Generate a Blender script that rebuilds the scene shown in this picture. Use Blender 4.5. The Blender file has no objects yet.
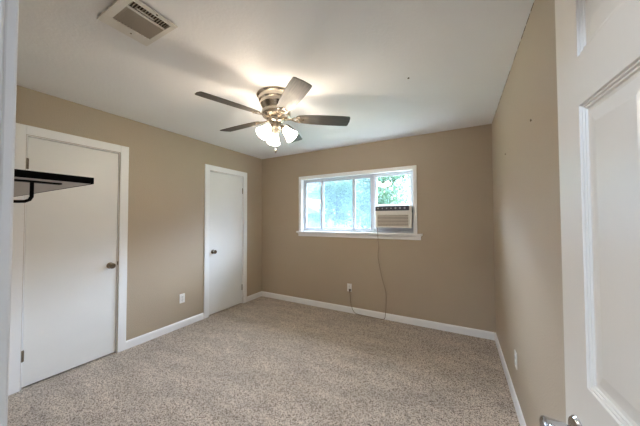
import bpy, bmesh, math, random
from mathutils import Vector, Matrix
random.seed(7)
S = bpy.context.scene
COL = S.collection
PI = math.pi

# ------------------------------------------------------------------ camera
YAW, PIT, ROL = -0.5042, 0.0249, -0.0033
fw = Vector((math.sin(YAW)*math.cos(PIT), math.cos(YAW)*math.cos(PIT), math.sin(PIT)))
r0 = Vector((math.cos(YAW), -math.sin(YAW), 0)); u0 = r0.cross(fw)
rr = r0*math.cos(ROL) + u0*math.sin(ROL); uu = -r0*math.sin(ROL) + u0*math.cos(ROL)
cd = bpy.data.cameras.new('camera'); cam = bpy.data.objects.new('camera', cd); COL.objects.link(cam)
cam.matrix_world = Matrix(((rr.x, uu.x, -fw.x, 3.0805), (rr.y, uu.y, -fw.y, -3.4324), (rr.z, uu.z, -fw.z, 1.3571), (0, 0, 0, 1)))
cd.sensor_width = 36; cd.lens = 251.02/640*36; cd.clip_start = 0.02; cd.clip_end = 300
S.camera = cam

# ------------------------------------------------------------------ world, light, exposure
SKY = 47.0
FAN = 27.0
w = bpy.data.worlds.new('sky'); S.world = w; w.use_nodes = True
nt = w.node_tree; nt.nodes.clear()
tc = nt.nodes.new('ShaderNodeTexCoord'); sp = nt.nodes.new('ShaderNodeSeparateXYZ')
rp = nt.nodes.new('ShaderNodeValToRGB'); bg = nt.nodes.new('ShaderNodeBackground'); wo = nt.nodes.new('ShaderNodeOutputWorld')
mr = nt.nodes.new('ShaderNodeMapRange'); mr.inputs[1].default_value = -1; mr.inputs[2].default_value = 1
nt.links.new(tc.outputs['Generated'], sp.inputs[0]); nt.links.new(sp.outputs[2], mr.inputs[0]); nt.links.new(mr.outputs[0], rp.inputs[0])
e = rp.color_ramp.elements
e[0].position = 0.47; e[0].color = (0.02, 0.022, 0.024, 1)
e[1].position = 0.505; e[1].color = (0.013, 0.016, 0.020, 1)
k = rp.color_ramp.elements.new(0.60); k.color = (0.024, 0.03, 0.038, 1)
k = rp.color_ramp.elements.new(0.66); k.color = (0.66, 0.80, 1.0, 1)
k = rp.color_ramp.elements.new(0.75); k.color = (0.72, 0.85, 1.05, 1)
nt.links.new(rp.outputs[0], bg.inputs[0]); bg.inputs[1].default_value = SKY; nt.links.new(bg.outputs[0], wo.inputs[0])

def portal(name, loc, rot, sx, sy):
    l = bpy.data.lights.new(name, 'AREA'); l.shape = 'RECTANGLE'; l.size = sx; l.size_y = sy
    l.cycles.is_portal = True
    o = bpy.data.objects.new(name, l); COL.objects.link(o); o.location = loc; o.rotation_euler = rot
portal('window_portal', (1.71, 0.16, 1.6), (-PI/2, 0, 0), 1.75, 0.85)
# added cool fill light, unseen at the hall ceiling, reaching in through the doorway
hl = bpy.data.lights.new('hall_fill', 'AREA'); hl.shape = 'DISK'; hl.size = 0.5; hl.energy = 19; hl.color = (0.66, 0.80, 1.0)
ho = bpy.data.objects.new('hall_fill', hl); COL.objects.link(ho); ho.location = (2.6, -4.3, 2.40)

S.view_settings.view_transform = 'Standard'; S.view_settings.look = 'None'
S.view_settings.exposure = 1.27; S.view_settings.gamma = 1; S.view_settings.use_curve_mapping = False

# ------------------------------------------------------------------ helpers
def srgb(r, g, b):
    f = lambda c: (c/255/12.92) if c <= 10 else ((c/255+0.055)/1.055)**2.4
    return (f(r), f(g), f(b), 1)

def mat(name, col, rough=0.5, metal=0.0, bump=None, vary=None, spec=0.5, coat=0.0):
    m = bpy.data.materials.new(name); m.use_nodes = True
    n = m.node_tree.nodes; L = m.node_tree.links; b = n['Principled BSDF']
    b.inputs['Base Color'].default_value = col; b.inputs['Roughness'].default_value = rough
    b.inputs['Metallic'].default_value = metal; b.inputs['Specular IOR Level'].default_value = spec
    b.inputs['Coat Weight'].default_value = coat
    t = n.new('ShaderNodeTexCoord')
    if vary:      # (scale, amount, second colour)
        z = n.new('ShaderNodeTexNoise'); z.inputs['Scale'].default_value = vary[0]; z.inputs['Detail'].default_value = 4
        L.new(t.outputs['Object'], z.inputs['Vector'])
        mx = n.new('ShaderNodeMix'); mx.data_type = 'RGBA'
        mx.inputs[6].default_value = col; mx.inputs[7].default_value = vary[2]
        mp = n.new('ShaderNodeMapRange'); mp.inputs[1].default_value = 0.35; mp.inputs[2].default_value = 0.65; mp.inputs[4].default_value = vary[1]
        L.new(z.outputs['Fac'], mp.inputs[0]); L.new(mp.outputs[0], mx.inputs[0]); L.new(mx.outputs[2], b.inputs['Base Color'])
    if bump:      # (scale, strength, distance)
        z = n.new('ShaderNodeTexNoise'); z.inputs['Scale'].default_value = bump[0]; z.inputs['Detail'].default_value = 3
        L.new(t.outputs['Object'], z.inputs['Vector'])
        bp = n.new('ShaderNodeBump'); bp.inputs['Strength'].default_value = bump[1]; bp.inputs['Distance'].default_value = bump[2]
        L.new(z.outputs['Fac'], bp.inputs['Height']); L.new(bp.outputs[0], b.inputs['Normal'])
    return m

M = {}
TAN = srgb(184, 167, 144)
M['wall'] = mat('taupe_eggshell_paint', TAN, 0.46, spec=0.6, bump=(110, 0.7, 0.003), vary=(1.3, 0.35, srgb(175, 158, 138)))
M['ceiling'] = mat('ceiling_paint', srgb(250, 248, 248), 0.8, bump=(60, 0.35, 0.004), vary=(1.2, 0.5, srgb(244, 242, 242)))
M['hallwall'] = mat('hall_paint', srgb(214, 216, 220), 0.6)
M['trim'] = mat('white_trim_paint', srgb(248, 246, 244), 0.35, bump=(25, 0.1, 0.002))
M['door'] = mat('closet_door_paint', srgb(240, 238, 234), 0.38, bump=(40, 0.15, 0.002), vary=(3, 0.4, srgb(235, 233, 229)))
M['crack'] = mat('seam_crack', srgb(90, 70, 55), 0.9)
M['nickel'] = mat('brushed_nickel', srgb(200, 190, 176), 0.26, 1.0, bump=(60, 0.08, 0.002))
M['chrome'] = mat('satin_chrome', srgb(205, 205, 208), 0.16, 1.0)
M['bronze'] = mat('dark_pewter', srgb(150, 138, 124), 0.25, 1.0)
M['black'] = mat('black_steel', srgb(8, 8, 9), 0.6, spec=0.15)
M['blackedge'] = mat('black_shelf_edge', srgb(8, 7, 7), 0.8, spec=0.1)
M['shelfwhite'] = mat('shelf_underside', srgb(196, 190, 184), 0.6)
M['plastic'] = mat('white_plastic', srgb(238, 236, 232), 0.35)
M['slot'] = mat('dark_slot', srgb(60, 56, 52), 0.6)
M['vinyl'] = mat('window_vinyl', srgb(214, 219, 228), 0.55, spec=0.25)
M['acbody'] = mat('air_conditioner_plastic', srgb(244, 240, 230), 0.45)
M['acgrille'] = mat('air_conditioner_grille', srgb(236, 226, 212), 0.5)
M['acback'] = mat('air_conditioner_recess', srgb(150, 132, 114), 0.6)
M['acpanel'] = mat('control_panel_dark', srgb(62, 66, 76), 0.35)
M['button'] = mat('button_grey', srgb(170, 176, 184), 0.4)
M['cord'] = mat('beige_cord', srgb(140, 122, 104), 0.5)
M['plug'] = mat('plug_grey', srgb(120, 105, 92), 0.5)
M['register'] = mat('register_enamel', srgb(232, 226, 218), 0.45)
M['slat'] = mat('register_slat', srgb(206, 196, 182), 0.5)
M['duct'] = mat('duct_inside', srgb(70, 58, 46), 0.8)
M['bark'] = mat('bark', srgb(110, 96, 84), 0.9, bump=(12, 0.6, 0.03))
M['siding'] = mat('house_siding', srgb(60, 60, 72), 0.8)
M['roof'] = mat('roof_shingle', srgb(54, 54, 66), 0.9, bump=(20, 0.4, 0.02))
M['grass'] = mat('grass', srgb(66, 76, 50), 0.95, vary=(2, 0.8, srgb(56, 68, 44)))
M['leaf'] = mat('leaf', srgb(46, 68, 46), 0.7, vary=(1.5, 1.0, srgb(34, 58, 50)), spec=0.2)
b = M['leaf'].node_tree.nodes['Principled BSDF']
n = M['leaf'].node_tree.nodes; L = M['leaf'].node_tree.links
tr = n.new('ShaderNodeBsdfTranslucent'); tr.inputs[0].default_value = srgb(58, 78, 56)
ms = n.new('ShaderNodeMixShader'); ms.inputs[0].default_value = 0.45
L.new(b.outputs[0], ms.inputs[1]); L.new(tr.outputs[0], ms.inputs[2]); L.new(ms.outputs[0], n['Material Output'].inputs[0])

# right wall / blade materials
M['blade'] = mat('blade_walnut', srgb(70, 62, 54), 0.5, spec=0.5, coat=0.05)
n = M['blade'].node_tree.nodes; L = M['blade'].node_tree.links; b = n['Principled BSDF']
t = n.new('ShaderNodeTexCoord'); mpg = n.new('ShaderNodeMapping'); mpg.inputs['Scale'].default_value = (3, 45, 10)
z = n.new('ShaderNodeTexNoise'); z.inputs['Scale'].default_value = 2.5; z.inputs['Detail'].default_value = 5
cr = n.new('ShaderNodeValToRGB'); cr.color_ramp.elements[0].position = .3; cr.color_ramp.elements[1].position = .75
cr.color_ramp.elements[0].color = srgb(50, 46, 42); cr.color_ramp.elements[1].color = srgb(84, 76, 66)
L.new(t.outputs['Object'], mpg.inputs[0]); L.new(mpg.outputs[0], z.inputs['Vector']); L.new(z.outputs['Fac'], cr.inputs[0]); L.new(cr.outputs[0], b.inputs['Base Color'])

# panel door with a faint embossed wood grain
M['paneldoor'] = mat('panel_door_paint', srgb(232, 226, 216), 0.32)
n = M['paneldoor'].node_tree.nodes; L = M['paneldoor'].node_tree.links; b = n['Principled BSDF']
t = n.new('ShaderNodeTexCoord'); mpg = n.new('ShaderNodeMapping'); mpg.inputs['Scale'].default_value = (9, 9, 1.1)
wv = n.new('ShaderNodeTexWave'); wv.wave_type = 'RINGS'; wv.inputs['Scale'].default_value = 2.2; wv.inputs['Distortion'].default_value = 5; wv.inputs['Detail'].default_value = 2
bp = n.new('ShaderNodeBump'); bp.inputs['Strength'].default_value = 0.07; bp.inputs['Distance'].default_value = 0.001
L.new(t.outputs['Object'], mpg.inputs[0]); L.new(mpg.outputs[0], wv.inputs['Vector']); L.new(wv.outputs['Fac'], bp.inputs['Height']); L.new(bp.outputs[0], b.inputs['Normal'])

# carpet: speckled cut pile
m = bpy.data.materials.new('speckled_carpet'); m.use_nodes = True; M['carpet'] = m
n = m.node_tree.nodes; L = m.node_tree.links; b = n['Principled BSDF']; b.inputs['Roughness'].default_value = 0.95
b.inputs['Specular IOR Level'].default_value = 0.1
b.inputs['Sheen Weight'].default_value = 0.25
t = n.new('ShaderNodeTexCoord')
v1 = n.new('ShaderNodeTexVoronoi'); v1.inputs['Scale'].default_value = 170
n1 = n.new('ShaderNodeTexNoise'); n1.inputs['Scale'].default_value = 110; n1.inputs['Detail'].default_value = 3; n1.inputs['Roughness'].default_value = .7
for x in (v1, n1): L.new(t.outputs['Object'], x.inputs['Vector'])
sx = n.new('ShaderNodeSeparateColor'); L.new(v1.outputs['Color'], sx.inputs[0])
ad = n.new('ShaderNodeMath'); ad.operation = 'ADD'; L.new(sx.outputs[0], ad.inputs[0]); L.new(n1.outputs['Fac'], ad.inputs[1])
hv = n.new('ShaderNodeMath'); hv.operation = 'MULTIPLY'; hv.inputs[1].default_value = 0.5; L.new(ad.outputs[0], hv.inputs[0])
cr = n.new('ShaderNodeValToRGB'); L.new(hv.outputs[0], cr.inputs[0])
ce = cr.color_ramp.elements; ce[0].position = 0.26; ce[0].color = srgb(98, 76, 62); ce[1].position = 0.66; ce[1].color = srgb(230, 214, 196)
q = ce.new(0.42); q.color = srgb(186, 167, 149)
# brushed pile marks, broad
mp2 = n.new('ShaderNodeMapping'); mp2.inputs['Scale'].default_value = (1.5, 4.0, 1); mp2.inputs['Rotation'].default_value = (0, 0, 0.6)
n2 = n.new('ShaderNodeTexNoise'); n2.inputs['Scale'].default_value = 1.6; n2.inputs['Detail'].default_value = 2
L.new(t.outputs['Object'], mp2.inputs[0]); L.new(mp2.outputs[0], n2.inputs['Vector'])
r2 = n.new('ShaderNodeMapRange'); r2.inputs[1].default_value = .35; r2.inputs[2].default_value = .65; r2.inputs[3].default_value = .80; r2.inputs[4].default_value = 1.0
L.new(n2.outputs['Fac'], r2.inputs[0])
mu = n.new('ShaderNodeMix'); mu.data_type = 'RGBA'; mu.blend_type = 'MULTIPLY'; mu.inputs[0].default_value = 1
L.new(cr.outputs[0], mu.inputs[6]); L.new(r2.outputs[0], mu.inputs[7]); L.new(mu.outputs[2], b.inputs['Base Color'])
bp = n.new('ShaderNodeBump'); bp.inputs['Strength'].default_value = 0.8; bp.inputs['Distance'].default_value = 0.012
L.new(hv.outputs[0], bp.inputs['Height']); L.new(bp.outputs[0], b.inputs['Normal'])

# glass: clear pane that passes light, with a weak reflection
m = bpy.data.materials.new('window_glass'); m.use_nodes = True; M['glass'] = m
n = m.node_tree.nodes; L = m.node_tree.links; n.clear()
o_ = n.new('ShaderNodeOutputMaterial'); a = n.new('ShaderNodeBsdfTransparent'); g = n.new('ShaderNodeBsdfGlossy'); x = n.new('ShaderNodeMixShader')
a.inputs[0].default_value = (0.88, 0.91, 0.93, 1); g.inputs['Roughness'].default_value = 0.02; x.inputs[0].default_value = 0.05
L.new(a.outputs[0], x.inputs[1]); L.new(g.outputs[0], x.inputs[2]); L.new(x.outputs[0], o_.inputs[0])
# insect screen: fine pale mesh
m = bpy.data.materials.new('insect_screen'); m.use_nodes = True; M['screen'] = m
n = m.node_tree.nodes; L = m.node_tree.links; n.clear()
o_ = n.new('ShaderNodeOutputMaterial'); a = n.new('ShaderNodeBsdfTransparent'); g = n.new('ShaderNodeBsdfTranslucent'); x = n.new('ShaderNodeMixShader')
g.inputs[0].default_value = srgb(64, 76, 86); x.inputs[0].default_value = 0.32
L.new(a.outputs[0], x.inputs[1]); L.new(g.outputs[0], x.inputs[2]); L.new(x.outputs[0], o_.inputs[0])
# lit frosted glass
m = mat('lit_frosted_glass', srgb(250, 244, 232), 0.4); M['litglass'] = m
b = m.node_tree.nodes['Principled BSDF']; b.inputs['Emission Color'].default_value = (1.0, 0.88, 0.73, 1); b.inputs['Emission Strength'].default_value = FAN*0.42
n = m.node_tree.nodes; L = m.node_tree.links; a = n.new('ShaderNodeBsdfTransparent'); x = n.new('ShaderNodeMixShader'); x.inputs[0].default_value = 0.45
L.new(a.outputs[0], x.inputs[1]); L.new(b.outputs[0], x.inputs[2]); L.new(x.outputs[0], n['Material Output'].inputs[0])
m = mat('bulb', srgb(255, 250, 240), 0.4); M['bulb'] = m
b = m.node_tree.nodes['Principled BSDF']; b.inputs['Emission Color'].default_value = (1.0, 0.89, 0.75, 1); b.inputs['Emission Strength'].default_value = FAN*5

class MB:
    def __init__(s): s.v = []; s.f = []; s.sm = []
    def add(s, vs, fs, smooth=False):
        k = len(s.v); s.v += [tuple(x) for x in vs]; s.f += [tuple(i+k for i in f) for f in fs]; s.sm += [smooth]*len(fs); return s
    def box(s, x0, y0, z0, x1, y1, z1):
        return s.add([(x0, y0, z0), (x1, y0, z0), (x1, y1, z0), (x0, y1, z0), (x0, y0, z1), (x1, y0, z1), (x1, y1, z1), (x0, y1, z1)],
                     [(0, 3, 2, 1), (4, 5, 6, 7), (0, 1, 5, 4), (1, 2, 6, 5), (2, 3, 7, 6), (3, 0, 4, 7)])
    def lathe(s, prof, mtx=None, n=32, cap=True):
        mtx = mtx or Matrix(); vs = []; fs = []
        for (r, z) in prof:
            for i in range(n):
                a = 2*PI*i/n; vs.append(mtx @ Vector((r*math.cos(a), r*math.sin(a), z)))
        for j in range(len(prof)-1):
            for i in range(n):
                i2 = (i+1) % n; fs.append((j*n+i, j*n+i2, (j+1)*n+i2, (j+1)*n+i))
        if cap:
            fs.append(tuple(range(n))[::-1]); fs.append(tuple((len(prof)-1)*n+i for i in range(n)))
        return s.add(vs, fs, True)
    def tube(s, pts, r, n=10):
        pts = [Vector(p) for p in pts]; vs = []; fs = []; ref = None
        for i, p in enumerate(pts):
            d = (pts[min(i+1, len(pts)-1)] - pts[max(i-1, 0)]).normalized()
            if ref is None: ref = d.orthogonal().normalized()
            ref = (ref - d*ref.dot(d)).normalized(); q = d.cross(ref)
            rad = r[i] if isinstance(r, (list, tuple)) else r
            for k_ in range(n):
                a = 2*PI*k_/n; vs.append(p + (ref*math.cos(a) + q*math.sin(a))*rad)
        for j in range(len(pts)-1):
            for i in range(n):
                i2 = (i+1) % n; fs.append((j*n+i, j*n+i2, (j+1)*n+i2, (j+1)*n+i))
        fs.append(tuple(range(n))[::-1]); fs.append(tuple((len(pts)-1)*n+i for i in range(n)))
        return s.add(vs, fs, True)
    def prism(s, poly, h0, h1, mtx=None):      # polygon in XY extruded in Z
        mtx = mtx or Matrix(); k_ = len(poly)
        vs = [mtx @ Vector((x, y, h0)) for x, y in poly] + [mtx @ Vector((x, y, h1)) for x, y in poly]
        fs = [tuple(range(k_))[::-1], tuple(range(k_, 2*k_))] + [(i, (i+1) % k_, k_+(i+1) % k_, k_+i) for i in range(k_)]
        return s.add(vs, fs)
    def build(s, name, m, parent=None, bevel=0, seg=2, loc=None, smooth=None):
        me = bpy.data.meshes.new(name); me.from_pydata(s.v, [], s.f)
        bm = bmesh.new(); bm.from_mesh(me); bmesh.ops.recalc_face_normals(bm, faces=bm.faces); bm.to_mesh(me); bm.free()
        me.materials.append(M[m])
        for p, q_ in zip(me.polygons, s.sm): p.use_smooth = q_
        if any(s.sm):
            try: me.set_sharp_from_angle(angle=math.radians(38))
            except Exception: pass
        o = bpy.data.objects.new(name, me); COL.objects.link(o)
        if loc: o.location = loc
        if parent: o.parent = parent
        if bevel:
            bv = o.modifiers.new('bevel', 'BEVEL'); bv.width = bevel; bv.segments = seg; bv.limit_method = 'ANGLE'; bv.angle_limit = math.radians(50)
        return o

def struct(o): o['kind'] = 'structure'; return o
def tag(o, label, cat, group=None):
    o['label'] = label; o['category'] = cat
    if group: o['group'] = group
    return o
def empty(name, loc, label, cat, group=None, rz=0):
    o = bpy.data.objects.new(name, None); COL.objects.link(o); o.location = loc; o.rotation_euler = (0, 0, rz); o.empty_display_size = .05
    return tag(o, label, cat, group)

# ------------------------------------------------------------------ room shell
W, H, YF, T = 3.427, 2.44, -3.35, 0.115
struct(MB().box(-.8, -5.2, -.12, 4.5, .14, 0).build('floor', 'carpet'))
struct(MB().box(-.12, YF-T, H, W+.12, .14, H+.12).build('ceiling', 'ceiling'))
# left wall with two closet openings
D1 = (-2.806, -2.166, 2.052); D2 = (-1.085, -0.455, 2.052)
mb = MB()
mb.box(-T, YF-T, 0, 0, D1[0], H).box(-T, D1[0], D1[2], 0, D1[1], H).box(-T, D1[1], 0, 0, D2[0], H)
mb.box(-T, D2[0], D2[2], 0, D2[1], H).box(-T, D2[1], 0, 0, 0.14, H)
struct(mb.build('wall_left', 'wall'))
WX0, WX1, WZ0, WZ1 = 0.845, 2.572, 1.165, 2.005
mb = MB().box(0, 0, 0, WX0, .14, H).box(WX1, 0, 0, W, .14, H).box(WX0, 0, 0, WX1, .14, WZ0).box(WX0, 0, WZ1, WX1, .14, H)
struct(mb.build('wall_back', 'wall'))
struct(MB().box(W, YF-T, 0, W+T, .14, H).build('wall_right', 'wall'))
OX0, OX1, OZ = 2.569, 3.362, 2.065
mb = MB().box(0, YF-T, 0, OX0-.018, YF, H).box(OX0-.018, YF-T, OZ+.018, OX1+.018, YF, H).box(OX1+.018, YF-T, 0, W, YF, H)
struct(mb.build('wall_front', 'wall'))

# hall behind the doorway
struct(MB().box(1.2, -5.2, 0, 4.4, -5.1, H).box(1.1, -5.2, 0, 1.2, YF-T, H).box(4.4, -5.2, 0, 4.5, YF-T, H).box(W+T, YF-T-.01, 0, 4.4, YF-T+.1, H).build('wall_hall', 'hallwall'))
struct(MB().box(1.1, -5.2, H, 4.5, YF-T, H+.12).build('ceiling_hall', 'ceiling'))
# baseboards: profiled strip along a line on the floor
def baseboard(name, p0, p1, nrm):
    p0 = Vector((*p0, 0)); p1 = Vector((*p1, 0)); nv = Vector((*nrm, 0))
    prof = [(0, 0), (.013, 0), (.013, .066), (.010, .078), (.005, .085), (0, .085)]
    vs = []; fs = []; k_ = len(prof)
    for p in (p0, p1):
        for d, z_ in prof: vs.append(p + nv*d + Vector((0, 0, z_)))
    for i in range(k_): fs.append((i, (i+1) % k_, k_+(i+1) % k_, k_+i))
    fs += [tuple(range(k_)), tuple(range(k_, 2*k_))[::-1]]
    return struct(MB().add(vs, fs).build(name, 'trim'))
baseboard('baseboard_left', (0, -2.086), (0, -1.17), (1, 0))
baseboard('baseboard_left.001', (0, -.368), (0, 0), (1, 0))
baseboard('baseboard_left.002', (0, YF), (0, -2.887), (1, 0))
baseboard('baseboard_back', (.013, 0), (W-.013, 0), (0, -1))
baseboard('baseboard_right', (W, 0), (W, YF), (-1, 0))
baseboard('baseboard_front', (0.013, YF), (2.52, YF), (0, 1))

# door casings and jambs on the left wall
def casing_left(name, y0, y1, z1, wdt=.080, th=.015):
    mb = MB()
    r = .006
    mb.box(0, y0-wdt, 0, th, y0-r, z1+wdt).box(0, y1+r, 0, th, y1+wdt, z1+wdt).box(0, y0-r, z1+r, th, y1+r, z1+wdt)
    mb.box(-T, y0-.002, 0, .004, y0+.004, z1+.004).box(-T, y1-.004, 0, .004, y1+.002, z1+.004).box(-T, y0, z1-.004, .004, y1, z1+.003)
    return struct(mb.build(name, 'trim', bevel=.003))
casing_left('trim_1', *D1); casing_left('trim_2', *D2)

# doorway jamb and casing in the front wall
mb = MB()
mb.box(OX0-.018, YF-T, 0, OX0, YF, OZ).box(OX1, YF-T, 0, OX1+.018, YF, OZ).box(OX0-.018, YF-T, OZ, OX1+.018, YF, OZ+.018)
mb.box(OX0-.068, YF, 0, OX0-.006, YF+.013, OZ+.07).box(OX0-.068, YF, OZ+.006, W-.001, YF+.013, OZ+.07).box(OX1+.006, YF, 0, W-.001, YF+.013, OZ+.07)
struct(mb.build('trim_3', 'trim', bevel=.003))

# flat slab closet doors
def knob(parent, y, z_, m='bronze'):
    R_ = Matrix.Translation((0, y, z_)) @ Matrix.Rotation(PI/2, 4, 'Y')
    k_ = MB().lathe([(.001, -.008), (.030, -.008), (.031, -.003), (.024, .002), (.012, .006), (.011, .024), (.020, .030), (.0275, .040), (.0275, .048), (.020, .056), (.001, .058)], R_, 28).build('door_knob', m, parent)
    return k_
def hinge(parent, y, z_):
    mb = MB(); mb.lathe([(.005, z_-.045), (.0055, z_-.044), (.0055, z_+.044), (.005, z_+.045)], Matrix.Translation((.003, y, 0)), 12)
    mb.box(-.004, y, z_-.044, .0015, y+.010, z_+.044)
    return mb.build('hinge', 'bronze', parent)
for i, (D, ky, hy) in enumerate(((D1, -2.228, D1[0]+.004), (D2, -1.018, D2[1]-.004))):
    slab = struct(MB().box(-.041, D[0]+.007, .014, -.006, D[1]-.007, D[2]-.009).build('door_%d' % (i+1), 'door', bevel=.002))
    knob(slab, ky, .898)
    for hz in (1.82, .265):
        hinge(slab, hy - (.010 if i else 0), hz)
    # dark closet space behind the gap
    struct(MB().box(-.60, D[0]-.05, 0, -.58, D[1]+.05, H).box(-.58, D[0]-.05, 0, -T, D[0]-.03, H).box(-.58, D[1]+.03, 0, -T, D[1]+.05, H).box(-.60, D[0]-.05, H, -T, D[1]+.05, H+.02).build('wall_closet_back' + ('.001' if i else ''), 'wall'))
lp = MB().box(.0, -2.170, .895, .0042, -2.1635, .93).build('latch_plate', 'bronze', bpy.data.objects['door_1'])

# ------------------------------------------------------------------ open six-panel door at the right
DW, DTH = .755, .035
dr = bpy.data.objects.new('door_3', None)
s_ax = [0, .106, .325, .430, .643, DW]
z_ax = [.012, .235, .800, 1.002, 1.600, 1.706, 1.925, 2.045]
ppan = {(1, 1), (3, 1), (1, 3), (3, 3), (1, 5), (3, 5)}
rings = [(0, 0), (.0015, .0040), (.006, .0030), (.0075, .0065), (.012, .0055), (.0135, .0090), (.021, .0098), (.052, .0030)]
def door_face(mb, side):        # side -1 = room face (depth grows with +x)
    def pt(s_, z_, d): return (d if side < 0 else DTH-d, -s_, z_)
    for i in range(5):
        for j in range(7):
            a0, a1, b0, b1 = s_ax[i], s_ax[i+1], z_ax[j], z_ax[j+1]
            if (i, j) not in ppan:
                mb.add([pt(a0, b0, 0), pt(a1, b0, 0), pt(a1, b1, 0), pt(a0, b1, 0)], [(0, 1, 2, 3)])
            else:
                vs = []; fs = []
                for ins, d in rings:
                    vs += [pt(a0+ins, b0+ins, d), pt(a1-ins, b0+ins, d), pt(a1-ins, b1-ins, d), pt(a0+ins, b1-ins, d)]
                for r_ in range(len(rings)-1):
                    for k_ in range(4): fs.append((r_*4+k_, r_*4+(k_+1) % 4, r_*4+4+(k_+1) % 4, r_*4+4+k_))
                fs.append(tuple((len(rings)-1)*4+k_ for k_ in range(4)))
                mb.add(vs, fs)
mb = MB(); door_face(mb, -1); door_face(mb, 1)
z0, z1 = z_ax[0], z_ax[-1]
mb.add([(0, 0, z0), (DTH, 0, z0), (DTH, 0, z1), (0, 0, z1), (0, -DW, z0), (DTH, -DW, z0), (DTH, -DW, z1), (0, -DW, z1)],
       [(0, 1, 2, 3), (4, 5, 6, 7), (0, 1, 5, 4), (3, 2, 6, 7)])
d3 = mb.build('door_3', 'paneldoor'); struct(d3)
bm = bmesh.new(); bm.from_mesh(d3.data); bmesh.ops.remove_doubles(bm, verts=bm.verts, dist=1e-5); bmesh.ops.recalc_face_normals(bm, faces=bm.faces); bm.to_mesh(d3.data); bm.free()
d3.location = (3.305, -2.588, 0); d3.rotation_euler = (0, 0, .058)
def lever(side):
    sg = -1 if side < 0 else 1; x0 = 0 if side < 0 else DTH
    R_ = Matrix.Translation((x0, -.064, .876)) @ Matrix.Rotation(sg*PI/2, 4, 'Y')
    mb = MB().lathe([(.001, 0), (.033, 0), (.034, .003), (.030, .008), (.018, .010), (.0115, .012), (.0115, .018), (.0145, .024), (.0155, .036), (.0165, .050), (.0178, .058), (.0165, .063), (.011, .066), (.001, .067)], R_, 36)
    k_ = mb.build('door_handle', 'chrome', d3)
    xl = x0 + sg*.050
    lv = MB().tube([(xl, -.066, .876), (xl, -.085, .881), (xl, -.105, .882), (xl+sg*.002, -.135, .880), (xl+sg*.000, -.165, .876), (xl-sg*.004, -.182, .873)], [.011, .0105, .010, .0095, .009, .006], 14).build('lever', 'chrome', k_)
lever(-1); lever(1)
for hz in (.22, 1.03, 1.84):
    MB().lathe([(.006, hz-.045), (.006, hz+.045)], Matrix.Translation((-.004, -DW-.002, 0)), 12).build('hinge', 'chrome', d3)
MB().box(.006, -.001, .855, .029, .0012, .905).build('latch_plate', 'chrome', d3)

# ------------------------------------------------------------------ window
mb = MB(); cw = .046; th = .016
mb.box(WX0-cw, -th, 1.168, WX0+.003, 0, WZ1+cw).box(WX1-.003, -th, 1.168, WX1+cw-.003, 0, WZ1+cw).box(WX0+.003, -th, WZ1-.003, WX1-.003, 0, WZ1+cw)
mb.box(WX0, 0, WZ0, WX0+.004, .14, WZ1).box(WX1-.004, 0, WZ0, WX1, .14, WZ1).box(WX0, 0, WZ1-.004, WX1, .14, WZ1)
struct(mb.build('trim_4', 'trim', bevel=.003))
mb = MB(); mb.box(.772, -.055, 1.142, 2.678, 0, 1.168).box(WX0, 0, 1.142, WX1, .14, 1.168).box(.792, -.018, 1.086, 2.658, 0, 1.142).box(.785, -.030, 1.128, 2.665, -.018, 1.142)
struct(mb.build('trim_5', 'trim', bevel=.004))
# vinyl frame
wf = MB(); Y0, Y1 = .055, .115
zb, zt = 1.200, 1.968
wf.box(WX0+.004, Y0, 1.168, WX1-.004, Y1, zb).box(WX0+.004, Y0, zt, WX1-.004, Y1, WZ1-.004)
wf.box(WX0+.004, Y0, zb, WX0+.028, Y1, zt).box(WX1-.030, Y0, zb, WX1-.004, Y1, zt)
wf.box(1.998, Y0-.008, zb, 2.052, Y1, zt)
wo_ = struct(wf.build('window_1', 'vinyl', bevel=.003))
def sash(x0, x1, y0, a, b_, z0=zb, z1=zt, th=.022, rail=.018):
    a += .007; b_ += .007
    s_ = MB().box(x0, y0, z0, x0+a, y0+th, z1).box(x1-b_, y0, z0, x1, y0+th, z1).box(x0+a, y0, z0, x1-b_, y0+th, z0+rail).box(x0+a, y0, z1-rail, x1-b_, y0+th, z1).build('sash', 'vinyl', wo_, bevel=.002)
    MB().box(x0+a-.002, y0+th/2-.002, z0+rail-.002, x1-b_+.002, y0+th/2+.002, z1-rail+.002).build('glass', 'glass', s_)
    return s_
sash(WX0+.028, 1.200, .062, .022, .030)
sash(1.178, 1.728, .087, .024, .028)
sash(1.728, 1.998, .062, .010, .012)
sash(2.052, WX1-.030, .066, .014, .012, 1.548, zt, rail=.016)
scr = MB().box(WX0+.028, .113, zb, 1.998, .1136, zt).build('insect_screen', 'screen', wo_)
MB().box(WX0+.040, .045, 1.40, WX0+.052, .062, 1.46).build('latch', 'vinyl', wo_)
fp = MB()
fp.box(2.052, .075, 1.168+.002, WX1-.030, .085, 1.262).box(WX1-.062, .075, 1.262, WX1-.030, .085, 1.548)
for i in range(4): fp.box(WX1-.060+i*.008, .070, 1.25, WX1-.056+i*.008, .075, 1.545)
fp.build('filler_panel', 'vinyl', wo_)

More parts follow.
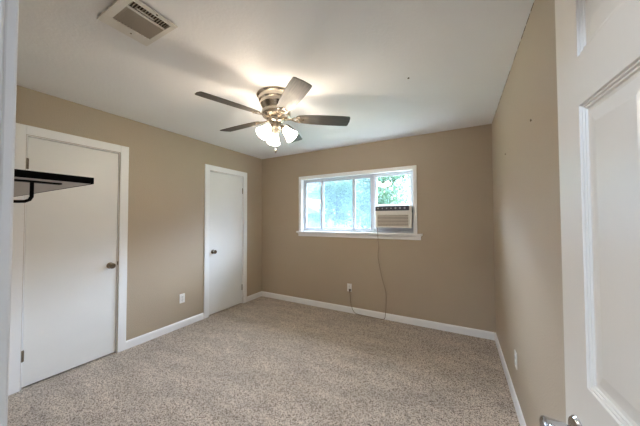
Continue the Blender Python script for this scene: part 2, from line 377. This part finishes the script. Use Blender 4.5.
# ------------------------------------------------------------------ air conditioner
AX0, AX1, AZ0, AZ1 = 2.084, 2.558, 1.243, 1.536
ac = empty('air_conditioner', ((AX0+AX1)/2, 0, AZ0), 'white window air conditioner with dark control strip, set in the right half of the window', 'air conditioner')
def la(mb, *a, **k_):
    o = mb.build(*a, **k_); return o
def off(x0, y0, z0, x1, y1, z1): cx = (AX0+AX1)/2; return (x0-cx, y0, z0-AZ0, x1-cx, y1, z1-AZ0)
MB().box(*off(AX0+.012, -.02, AZ0+.020, AX1-.036, .42, AZ1-.002)).build('casing', 'acbody', ac, bevel=.006)
f_ = MB()
f_.box(*off(AX0, -.062, AZ0, AX0+.026, -.018, 1.468)).box(*off(AX1-.044, -.062, AZ0, AX1, -.018, 1.468)).box(*off(AX0+.026, -.062, AZ0, AX1-.044, -.018, AZ0+.020)).box(*off(AX0+.026, -.062, 1.414, AX1-.044, -.018, 1.468)).box(*off(AX0, -.060, 1.468, AX1, -.018, AZ1))
f_.build('front_frame', 'acbody', ac, bevel=.005)
g_ = MB().box(*off(AX0+.026, -.040, AZ0+.020, AX1-.044, -.034, 1.414))
g = g_.build('grille_back', 'acback', ac)
g_ = MB()
for i in range(8):
    zc = AZ0+.028+i*.0188
    g_.box(*off(AX0+.026, -.058, zc, AX1-.044, -.040, zc+.010))
g_.build('grille', 'acgrille', ac)
cp = MB().box(*off(AX0+.002, -.066, 1.468, AX1-.030, -.060, 1.532)).build('control_panel', 'acpanel', ac, bevel=.003)
for i in range(7):
    xx = AX0+.040+i*.058; rw = .009 if i < 4 else .013
    MB().lathe([(.001, 0), (rw, 0), (rw*.9, .004), (.001, .004)], Matrix.Translation((xx-(AX0+AX1)/2, -.066, 1.500-AZ0)) @ Matrix.Rotation(PI/2, 4, 'X'), 16).build('button', 'button', cp)
MB().box(*off(AX1+.0005, -.050, 1.44, AX1+.006, -.030, 1.515)).build('side_latch', 'slot', ac)

# power cord of the unit
def catmull(pts, n_=8):
    pts = [Vector(p) for p in pts]; out = []
    P = [pts[0]] + pts + [pts[-1]]
    for i in range(1, len(P)-2):
        for j in range(n_):
            t_ = j/n_; a, b_, c, d = P[i-1:i+3]
            out.append(0.5*((2*b_)+(c-a)*t_+(2*a-5*b_+4*c-d)*t_*t_+(3*b_-a-3*c+d)*t_**3))
    out.append(pts[-1]); return out
cpts = [(2.108, -.040, 1.238), (2.112, -.060, 1.205), (2.118, -.068, 1.165), (2.120, -.066, 1.10), (2.119, -.030, .99), (2.103, -.014, .863), (2.116, -.014, .755), (2.156, -.014, .555),
        (2.205, -.014, .370), (2.207, -.016, .198), (2.200, -.022, .09), (2.190, -.028, .02), (2.15, -.034, .006), (2.02, -.030, .006), (1.88, -.024, .006), (1.78, -.022, .012), (1.735, -.022, .05), (1.705, -.022, .13), (1.694, -.022, .22), (1.690, -.026, .285), (1.688, -.030, .312)]
pc = MB().tube(catmull(cpts), .0036, 8).build('power_cord', 'cord')
tag(pc, 'beige power cord hanging from the air conditioner down the back wall to the outlet', 'power cord')
MB().box(1.676, -.038, .318, 1.700, -.008, .348).build('plug', 'plug', pc, bevel=.004)
MB().tube([(1.688, -.030, .300), (1.688, -.030, .320)], .006, 8).build('strain_relief', 'plug', pc)

# ------------------------------------------------------------------ outlets
def outlet(loc, rz, label):
    o = empty('wall_outlet', loc, label, 'outlet', None, rz)      # built in the XZ plane, facing -Y
    MB().box(-.035, -.006, -.057, .035, 0, .057).build('cover_plate', 'plastic', o, bevel=.003)
    for zz in (.020, -.020):
        f = MB().lathe([(.001, 0), (.0165, 0), (.016, .003), (.001, .003)], Matrix.Translation((0, -.006, zz)) @ Matrix.Rotation(PI/2, 4, 'X'), 20).build('socket', 'plastic', o)
        MB().box(-.008, -.0096, zz-.002, -.005, -.009, zz+.008).box(.005, -.0096, zz-.002, .008, -.009, zz+.006).box(-.002, -.0096, zz-.011, .002, -.009, zz-.007).build('slots', 'slot', f)
    MB().lathe([(.001, 0), (.003, 0), (.001, .001)], Matrix.Translation((0, -.006, 0)) @ Matrix.Rotation(PI/2, 4, 'X'), 10).build('screw', 'nickel', o)
outlet((1.674, 0, .362), 0, 'white wall outlet under the window with the cord plugged in')
outlet((0, -1.473, .362), PI/2, 'white wall outlet on the left wall between the two closet doors')
outlet((W, -1.165, .350), -PI/2, 'white wall outlet low on the right wall beside the open panel door')

# ------------------------------------------------------------------ wall shelf near the doorway
sh = empty('wall_shelf', (1.64, YF, 1.469), 'black-edged wall shelf on a bent black steel bracket, beside the doorway', 'shelf')
SX0, SX1, SD = -.50, .447, .26
MB().box(SX0+.003, 0, .0008, SX1-.003, SD-.003, .017).build('board', 'shelfwhite', sh)
MB().box(SX0, SD-.003, 0, SX1, SD, .0195).box(SX1-.003, 0, 0, SX1, SD-.003, .0195).box(SX0, 0, 0, SX0+.003, SD-.003, .0195).box(SX0+.003, 0, .017, SX1-.003, SD-.003, .0195).build('edge_band', 'blackedge', sh)
for bx in (.375, -.38):
    br = MB().box(bx-.012, 0, -.004, bx+.012, .205, 0).build('bracket', 'black', sh)
    pts = [(bx, .146, -.001), (bx, .146, -.030), (bx, .146, -.045), (bx, .142, -.054), (bx, .133, -.059), (bx, .120, -.060), (bx, .06, -.060), (bx, .003, -.060)]
    MB().tube(pts, .0042, 12).build('bracket_hook', 'black', br)
    MB().box(bx-.012, 0, -.085, bx+.012, .004, 0).build('wall_plate', 'black', br)

# ------------------------------------------------------------------ ceiling register
rg = empty('ceiling_vent', (1.571, -2.737, H), 'white metal ceiling air register with angled slats', 'vent')
x0, x1, y0, y1 = -.160, .160, -.122, .124
zf = -.014
mb = MB()
mb.box(x0, y0, zf, -.082, y1, zf+.006).box(.130, y0, zf, x1, y1, zf+.006).box(-.082, y0, zf, .130, -.084, zf+.006).box(-.082, .098, zf, .130, y1, zf+.006)
mb.box(.066, -.084, zf, .080, .098, zf+.006)
mb.build('frame', 'register', rg, bevel=.002)
MB().box(x0+.02, y0+.02, zf+.006, x1-.02, y0+.028, 0).box(x0+.02, y1-.028, zf+.006, x1-.02, y1-.02, 0).box(x0+.02, y0+.028, zf+.006, x0+.028, y1-.028, 0).box(x1-.028, y0+.028, zf+.006, x1-.02, y1-.028, 0).build('collar', 'slat', rg)
MB().box(x0+.028, y0+.028, -.002, x1-.028, y1-.028, -.0005).build('duct_opening', 'duct', rg)
for i in range(13):
    yy = -.080+i*.0143; c, s_ = math.cos(.5), math.sin(.5)
    MB().add([(-.082, yy+.0086, zf), (.066, yy+.0086, zf), (.066, yy, zf+.0085), (-.082, yy, zf+.0085), (-.082, yy+.0086, zf+.001), (.066, yy+.0086, zf+.001), (.066, yy, zf+.0095), (-.082, yy, zf+.0095)],
             [(0, 1, 2, 3), (4, 5, 6, 7), (0, 1, 5, 4), (1, 2, 6, 5), (2, 3, 7, 6), (3, 0, 4, 7)]).build('slat', 'slat', rg)
for i in range(14):
    yy = -.080+i*.0128
    MB().box(.082, yy, zf+.004, .128, yy+.0012, zf+.0105).build('vane', 'slat', rg)
MB().box(.088, -.05, zf+.003, .096, .03, zf+.007).build('damper_lever', 'register', rg)
for sx_, sy_ in ((-.120, .02), (.146, .02)):
    MB().lathe([(.001, -.0015), (.0045, -.0012), (.005, 0), (.001, 0)], Matrix.Translation((sx_, sy_, zf)), 12).build('screw', 'bronze', rg)

# ------------------------------------------------------------------ ceiling fan
FX, FY = 1.695, -1.71
fan = empty('ceiling_fan', (FX, FY, H), 'brushed nickel ceiling fan with dark blades and three lit frosted shades', 'ceiling fan')
MB().lathe([(.001, 0), (.166, 0), (.168, -.008), (.160, -.016), (.152, -.020), (.150, -.050), (.144, -.056), (.138, -.060), (.135, -.085), (.128, -.092), (.118, -.118), (.100, -.135), (.001, -.135)], None, 48).build('mounting_housing', 'nickel', fan)
MB().lathe([(.001, -.130), (.116, -.132), (.124, -.140), (.126, -.172), (.118, -.184), (.090, -.192), (.001, -.192)], None, 48).build('motor', 'nickel', fan)
MB().lathe([(.001, -.190), (.066, -.192), (.070, -.205), (.064, -.228), (.050, -.240), (.046, -.265), (.056, -.275), (.058, -.292), (.044, -.305), (.024, -.318), (.012, -.335), (.001, -.338)], None, 40).build('switch_housing', 'nickel', fan)
BZ = -.197; PITCH = math.radians(-13)
def blade_outline():
    top = [(.175, .036), (.20, .050), (.26, .060), (.36, .068), (.48, .072), (.58, .072), (.640, .069)]
    cor = [(.648, .063), (.652, .050), (.656, 0)]
    up = top+cor
    return up + [(x, -y) for x, y in reversed(up[:-1])]
bl_me = None
for i in range(5):
    a = math.radians(36+72*i)
    R_ = Matrix.Rotation(a, 4, 'Z') @ Matrix.Translation((0, 0, BZ)) @ Matrix.Rotation(PITCH, 4, 'X')
    o = MB().prism(blade_outline(), -.003, .003).build('blade', 'blade', fan, bevel=.002)
    o.matrix_local = R_
    # blade iron
    mb = MB()
    iron = [(.085, .016), (.125, .012), (.150, .018), (.172, .040), (.200, .044), (.212, .036), (.218, .014), (.245, .007), (.247, 0)]
    poly = iron + [(x, -y) for x, y in reversed(iron[:-1])]
    # plate with a window, as a ring of quads
    mb.prism([(.085, .016), (.130, .011), (.130, -.011), (.085, -.016)], -.0085, -.0035)
    mb.prism([(.130, .011), (.160, .030), (.205, .044), (.210, .034), (.168, .020), (.146, 0)], -.0085, -.0035)
    mb.prism([(.130, -.011), (.146, 0), (.168, -.020), (.210, -.034), (.205, -.044), (.160, -.030)], -.0085, -.0035)
    mb.prism([(.130, .011), (.146, 0), (.130, -.011)], -.0085, -.0035)
    mb.prism([(.196, .036), (.210, .034), (.216, .010), (.245, .007), (.245, -.007), (.216, -.010), (.210, -.034), (.196, -.036), (.203, 0)], -.0085, -.0035)
    for (sx_, sy_) in ((.202, .034), (.202, -.034), (.237, 0)):
        mb.lathe([(.001, -.012), (.005, -.0105), (.006, -.0085), (.001, -.0085)], Matrix.Translation((sx_, sy_, 0)), 10)
    mb.tube([(.095, 0, -.006), (.080, 0, .004), (.070, 0, .012)], [.012, .013, .012], 10)
    ir = mb.build('blade_bracket', 'nickel', fan); ir.matrix_local = R_
# light kit
shade_prof = [(.021, .004), (.026, -.004), (.030, -.016), (.036, -.034), (.041, -.056), (.046, -.078), (.053, -.096), (.060, -.108), (.0575, -.108), (.0505, -.095), (.0435, -.077), (.0385, -.056), (.0335, -.034), (.0275, -.017), (.020, -.004)]
for deg in (18, 138, -102):
    a = math.radians(deg); d = Vector((math.cos(a), math.sin(a), 0))
    tilt = math.radians(42)
    base = d*.074 + Vector((0, 0, -.292))
    ax = (d*math.sin(tilt) + Vector((0, 0, -math.cos(tilt))))
    Q = Matrix.Translation(base) @ ax.to_track_quat('-Z', 'Y').to_matrix().to_4x4()
    MB().tube(catmull([d*.040+Vector((0, 0, -.272)), d*.056+Vector((0, 0, -.268)), d*.066+Vector((0, 0, -.277)), base+ax*.004], 5), .008, 10).build('light_arm', 'nickel', fan)
    MB().lathe([(.001, .018), (.020, .016), (.027, .004), (.029, -.010), (.026, -.010), (.001, -.006)], Q, 24).build('shade_fitter', 'nickel', fan)
    s_ = MB().lathe(shade_prof, Q, 32, cap=False).build('lamp_shade', 'litglass', fan)
    MB().lathe([(.001, -.010), (.012, -.014), (.014, -.030), (.024, -.052), (.026, -.066), (.020, -.082), (.001, -.088)], Q, 20).build('bulb', 'bulb', s_)
# pull chains
ch = MB().tube([(.012, -.020, -.300), (.014, -.024, -.36), (.014, -.024, -.475)], .0011, 6).build('pull_chain', 'nickel', fan)
MB().lathe([(.001, -.475), (.004, -.480), (.0065, -.495), (.005, -.510), (.001, -.513)], Matrix.Translation((.014, -.024, 0)), 12).build('chain_fob', 'nickel', ch)
ch = MB().tube([(-.028, .016, -.27), (-.030, .018, -.33), (-.030, .018, -.40)], .0011, 6).build('pull_chain', 'nickel', fan)
MB().lathe([(.001, -.400), (.004, -.404), (.0055, -.415), (.001, -.425)], Matrix.Translation((-.030, .018, 0)), 12).build('chain_fob', 'nickel', ch)

# ------------------------------------------------------------------ small marks
def nail(loc, axis, label, r_=.006):
    R_ = Matrix.Translation(loc) @ (Matrix.Rotation(-PI/2, 4, 'Y') if axis == 'x' else Matrix.Rotation(PI, 4, 'X'))
    o = MB().lathe([(.0005, 0), (.002, 0), (.002, .004), (r_, .0045), (r_*.9, .007), (.0005, .0075)], R_, 12).build('nail' if axis == 'x' else 'ceiling_hook', 'crack')
    tag(o, label, 'nail' if axis == 'x' else 'hook')
nail((W, -1.744, 1.876), 'x', 'small dark nail high on the right wall, closer to the panel door', .007)
nail((W, -.916, 1.884), 'x', 'small dark nail high on the right wall, nearer the back corner', .006)
nail((2.761, -1.443, H), 'z', 'tiny dark hook stub in the ceiling right of the fan', .008)
# ragged paint seam between ceiling and right wall
mb = MB(); y = -2.0
while y < -.35:
    l_ = random.uniform(.03, .11); hgt = random.uniform(.003, .011)*(1 if y < -1.0 else .6)
    if random.random() < .8:
        k_ = 6; top = []; bot = []
        for i in range(k_+1):
            yy = y+l_*i/k_; top.append((W-.0015, yy, H)); bot.append((W-.0015, yy, H-hgt*random.uniform(.3, 1)*math.sin(PI*(i+.3)/(k_+.6))))
        vs = top+bot+[(W+.001, v[1], v[2]) for v in top+bot]; n_ = k_+1
        fs = [(i, i+1, n_+i+1, n_+i) for i in range(k_)] + [(2*n_+i, 2*n_+i+1, 3*n_+i+1, 3*n_+i) for i in range(k_)] + [(n_+i, n_+i+1, 3*n_+i+1, 3*n_+i) for i in range(k_)]
        mb.add(vs, fs)
    y += l_+random.uniform(0, .03)
struct(mb.build('trim_6', 'crack'))

# ------------------------------------------------------------------ outdoors
struct(MB().box(-40, .14, -.55, 40, 60, -.45).build('ground', 'grass'))
# roof eave over the window
struct(MB().box(-.6, .14, 2.30, W+.6, .75, 2.46).build('trim_7', 'trim'))
def tree(x, y, h, rad, nleaf, label, seed, low=.3, ls=.09):
    rnd = random.Random(seed)
    t_ = empty('tree', (x, y, -.45), label, 'tree')
    mb = MB(); pts = []
    for i in range(7):
        f = i/6; pts.append((.12*math.sin(f*4+seed), .1*math.cos(f*3+seed), h*.8*f))
    mb.tube(pts, [.14*(1-.75*i/6) for i in range(7)], 10)
    tips = []
    for i in range(16):
        f = rnd.uniform(low, .95); a = rnd.uniform(0, 2*PI); ln = rad*rnd.uniform(.5, 1)*(1.15-.5*f)
        p0 = Vector((.12*math.sin(f*5+seed), .1*math.cos(f*3.7+seed), h*.8*f))
        p2 = p0+Vector((math.cos(a)*ln, math.sin(a)*ln, ln*rnd.uniform(.05, .5)))
        pm = (p0+p2)/2+Vector((0, 0, .12*ln))
        mb.tube([p0, pm, p2], [.045, .028, .008], 6); tips += [p2, pm, (pm+p2)/2]
    mb.build('trunk', 'bark', t_)
    vs = []; fs = []
    for i in range(nleaf):
        c = rnd.choice(tips); s0 = rad*.22
        p = c+Vector((rnd.gauss(0, s0), rnd.gauss(0, s0), rnd.gauss(0, s0*.8)))
        L_ = ls*rnd.uniform(.6, 1.3); d = Vector((rnd.gauss(0, 1), rnd.gauss(0, 1), rnd.gauss(-.3, .8))).normalized()
        sd = d.orthogonal().normalized(); sd = (Matrix.Rotation(rnd.uniform(0, 6.28), 3, d) @ sd)
        up_ = d.cross(sd)*L_*.12; b0 = len(vs)
        vs += [p, p+d*L_*.5+sd*L_*.28+up_, p+d*L_, p+d*L_*.5-sd*L_*.28+up_]
        fs += [(b0, b0+1, b0+2), (b0, b0+2, b0+3)]
    MB().add(vs, fs).build('foliage', 'leaf', t_)
tree(-2.4, 7.8, 4.6, 1.15, 5200, 'leafy green tree outside the three left window panes', 3, ls=.13)
tree(.55, 5.8, 4.4, 1.4, 6500, 'bright green tree seen above the air conditioner', 11, ls=.11)
tree(-11, 22, 6.5, 2.4, 3600, 'pale tree behind the neighbouring house, at the window\'s left end', 5, ls=.15)
hs = empty('house', (-8.5, 15, -.45), 'pale neighbouring house with a gabled roof seen through the left pane', 'house')
MB().box(-3.2, -2, 0, 2.6, 3, 2.3).build('wall', 'siding', hs)
MB().add([(-3.6, -2.4, 2.2), (3.0, -2.4, 2.2), (-.3, -2.4, 3.7), (-3.6, 3.4, 2.2), (3.0, 3.4, 2.2), (-.3, 3.4, 3.7)], [(0, 1, 2), (3, 5, 4), (0, 2, 5, 3), (2, 1, 4, 5), (0, 3, 4, 1)]).build('roof', 'roof', hs)
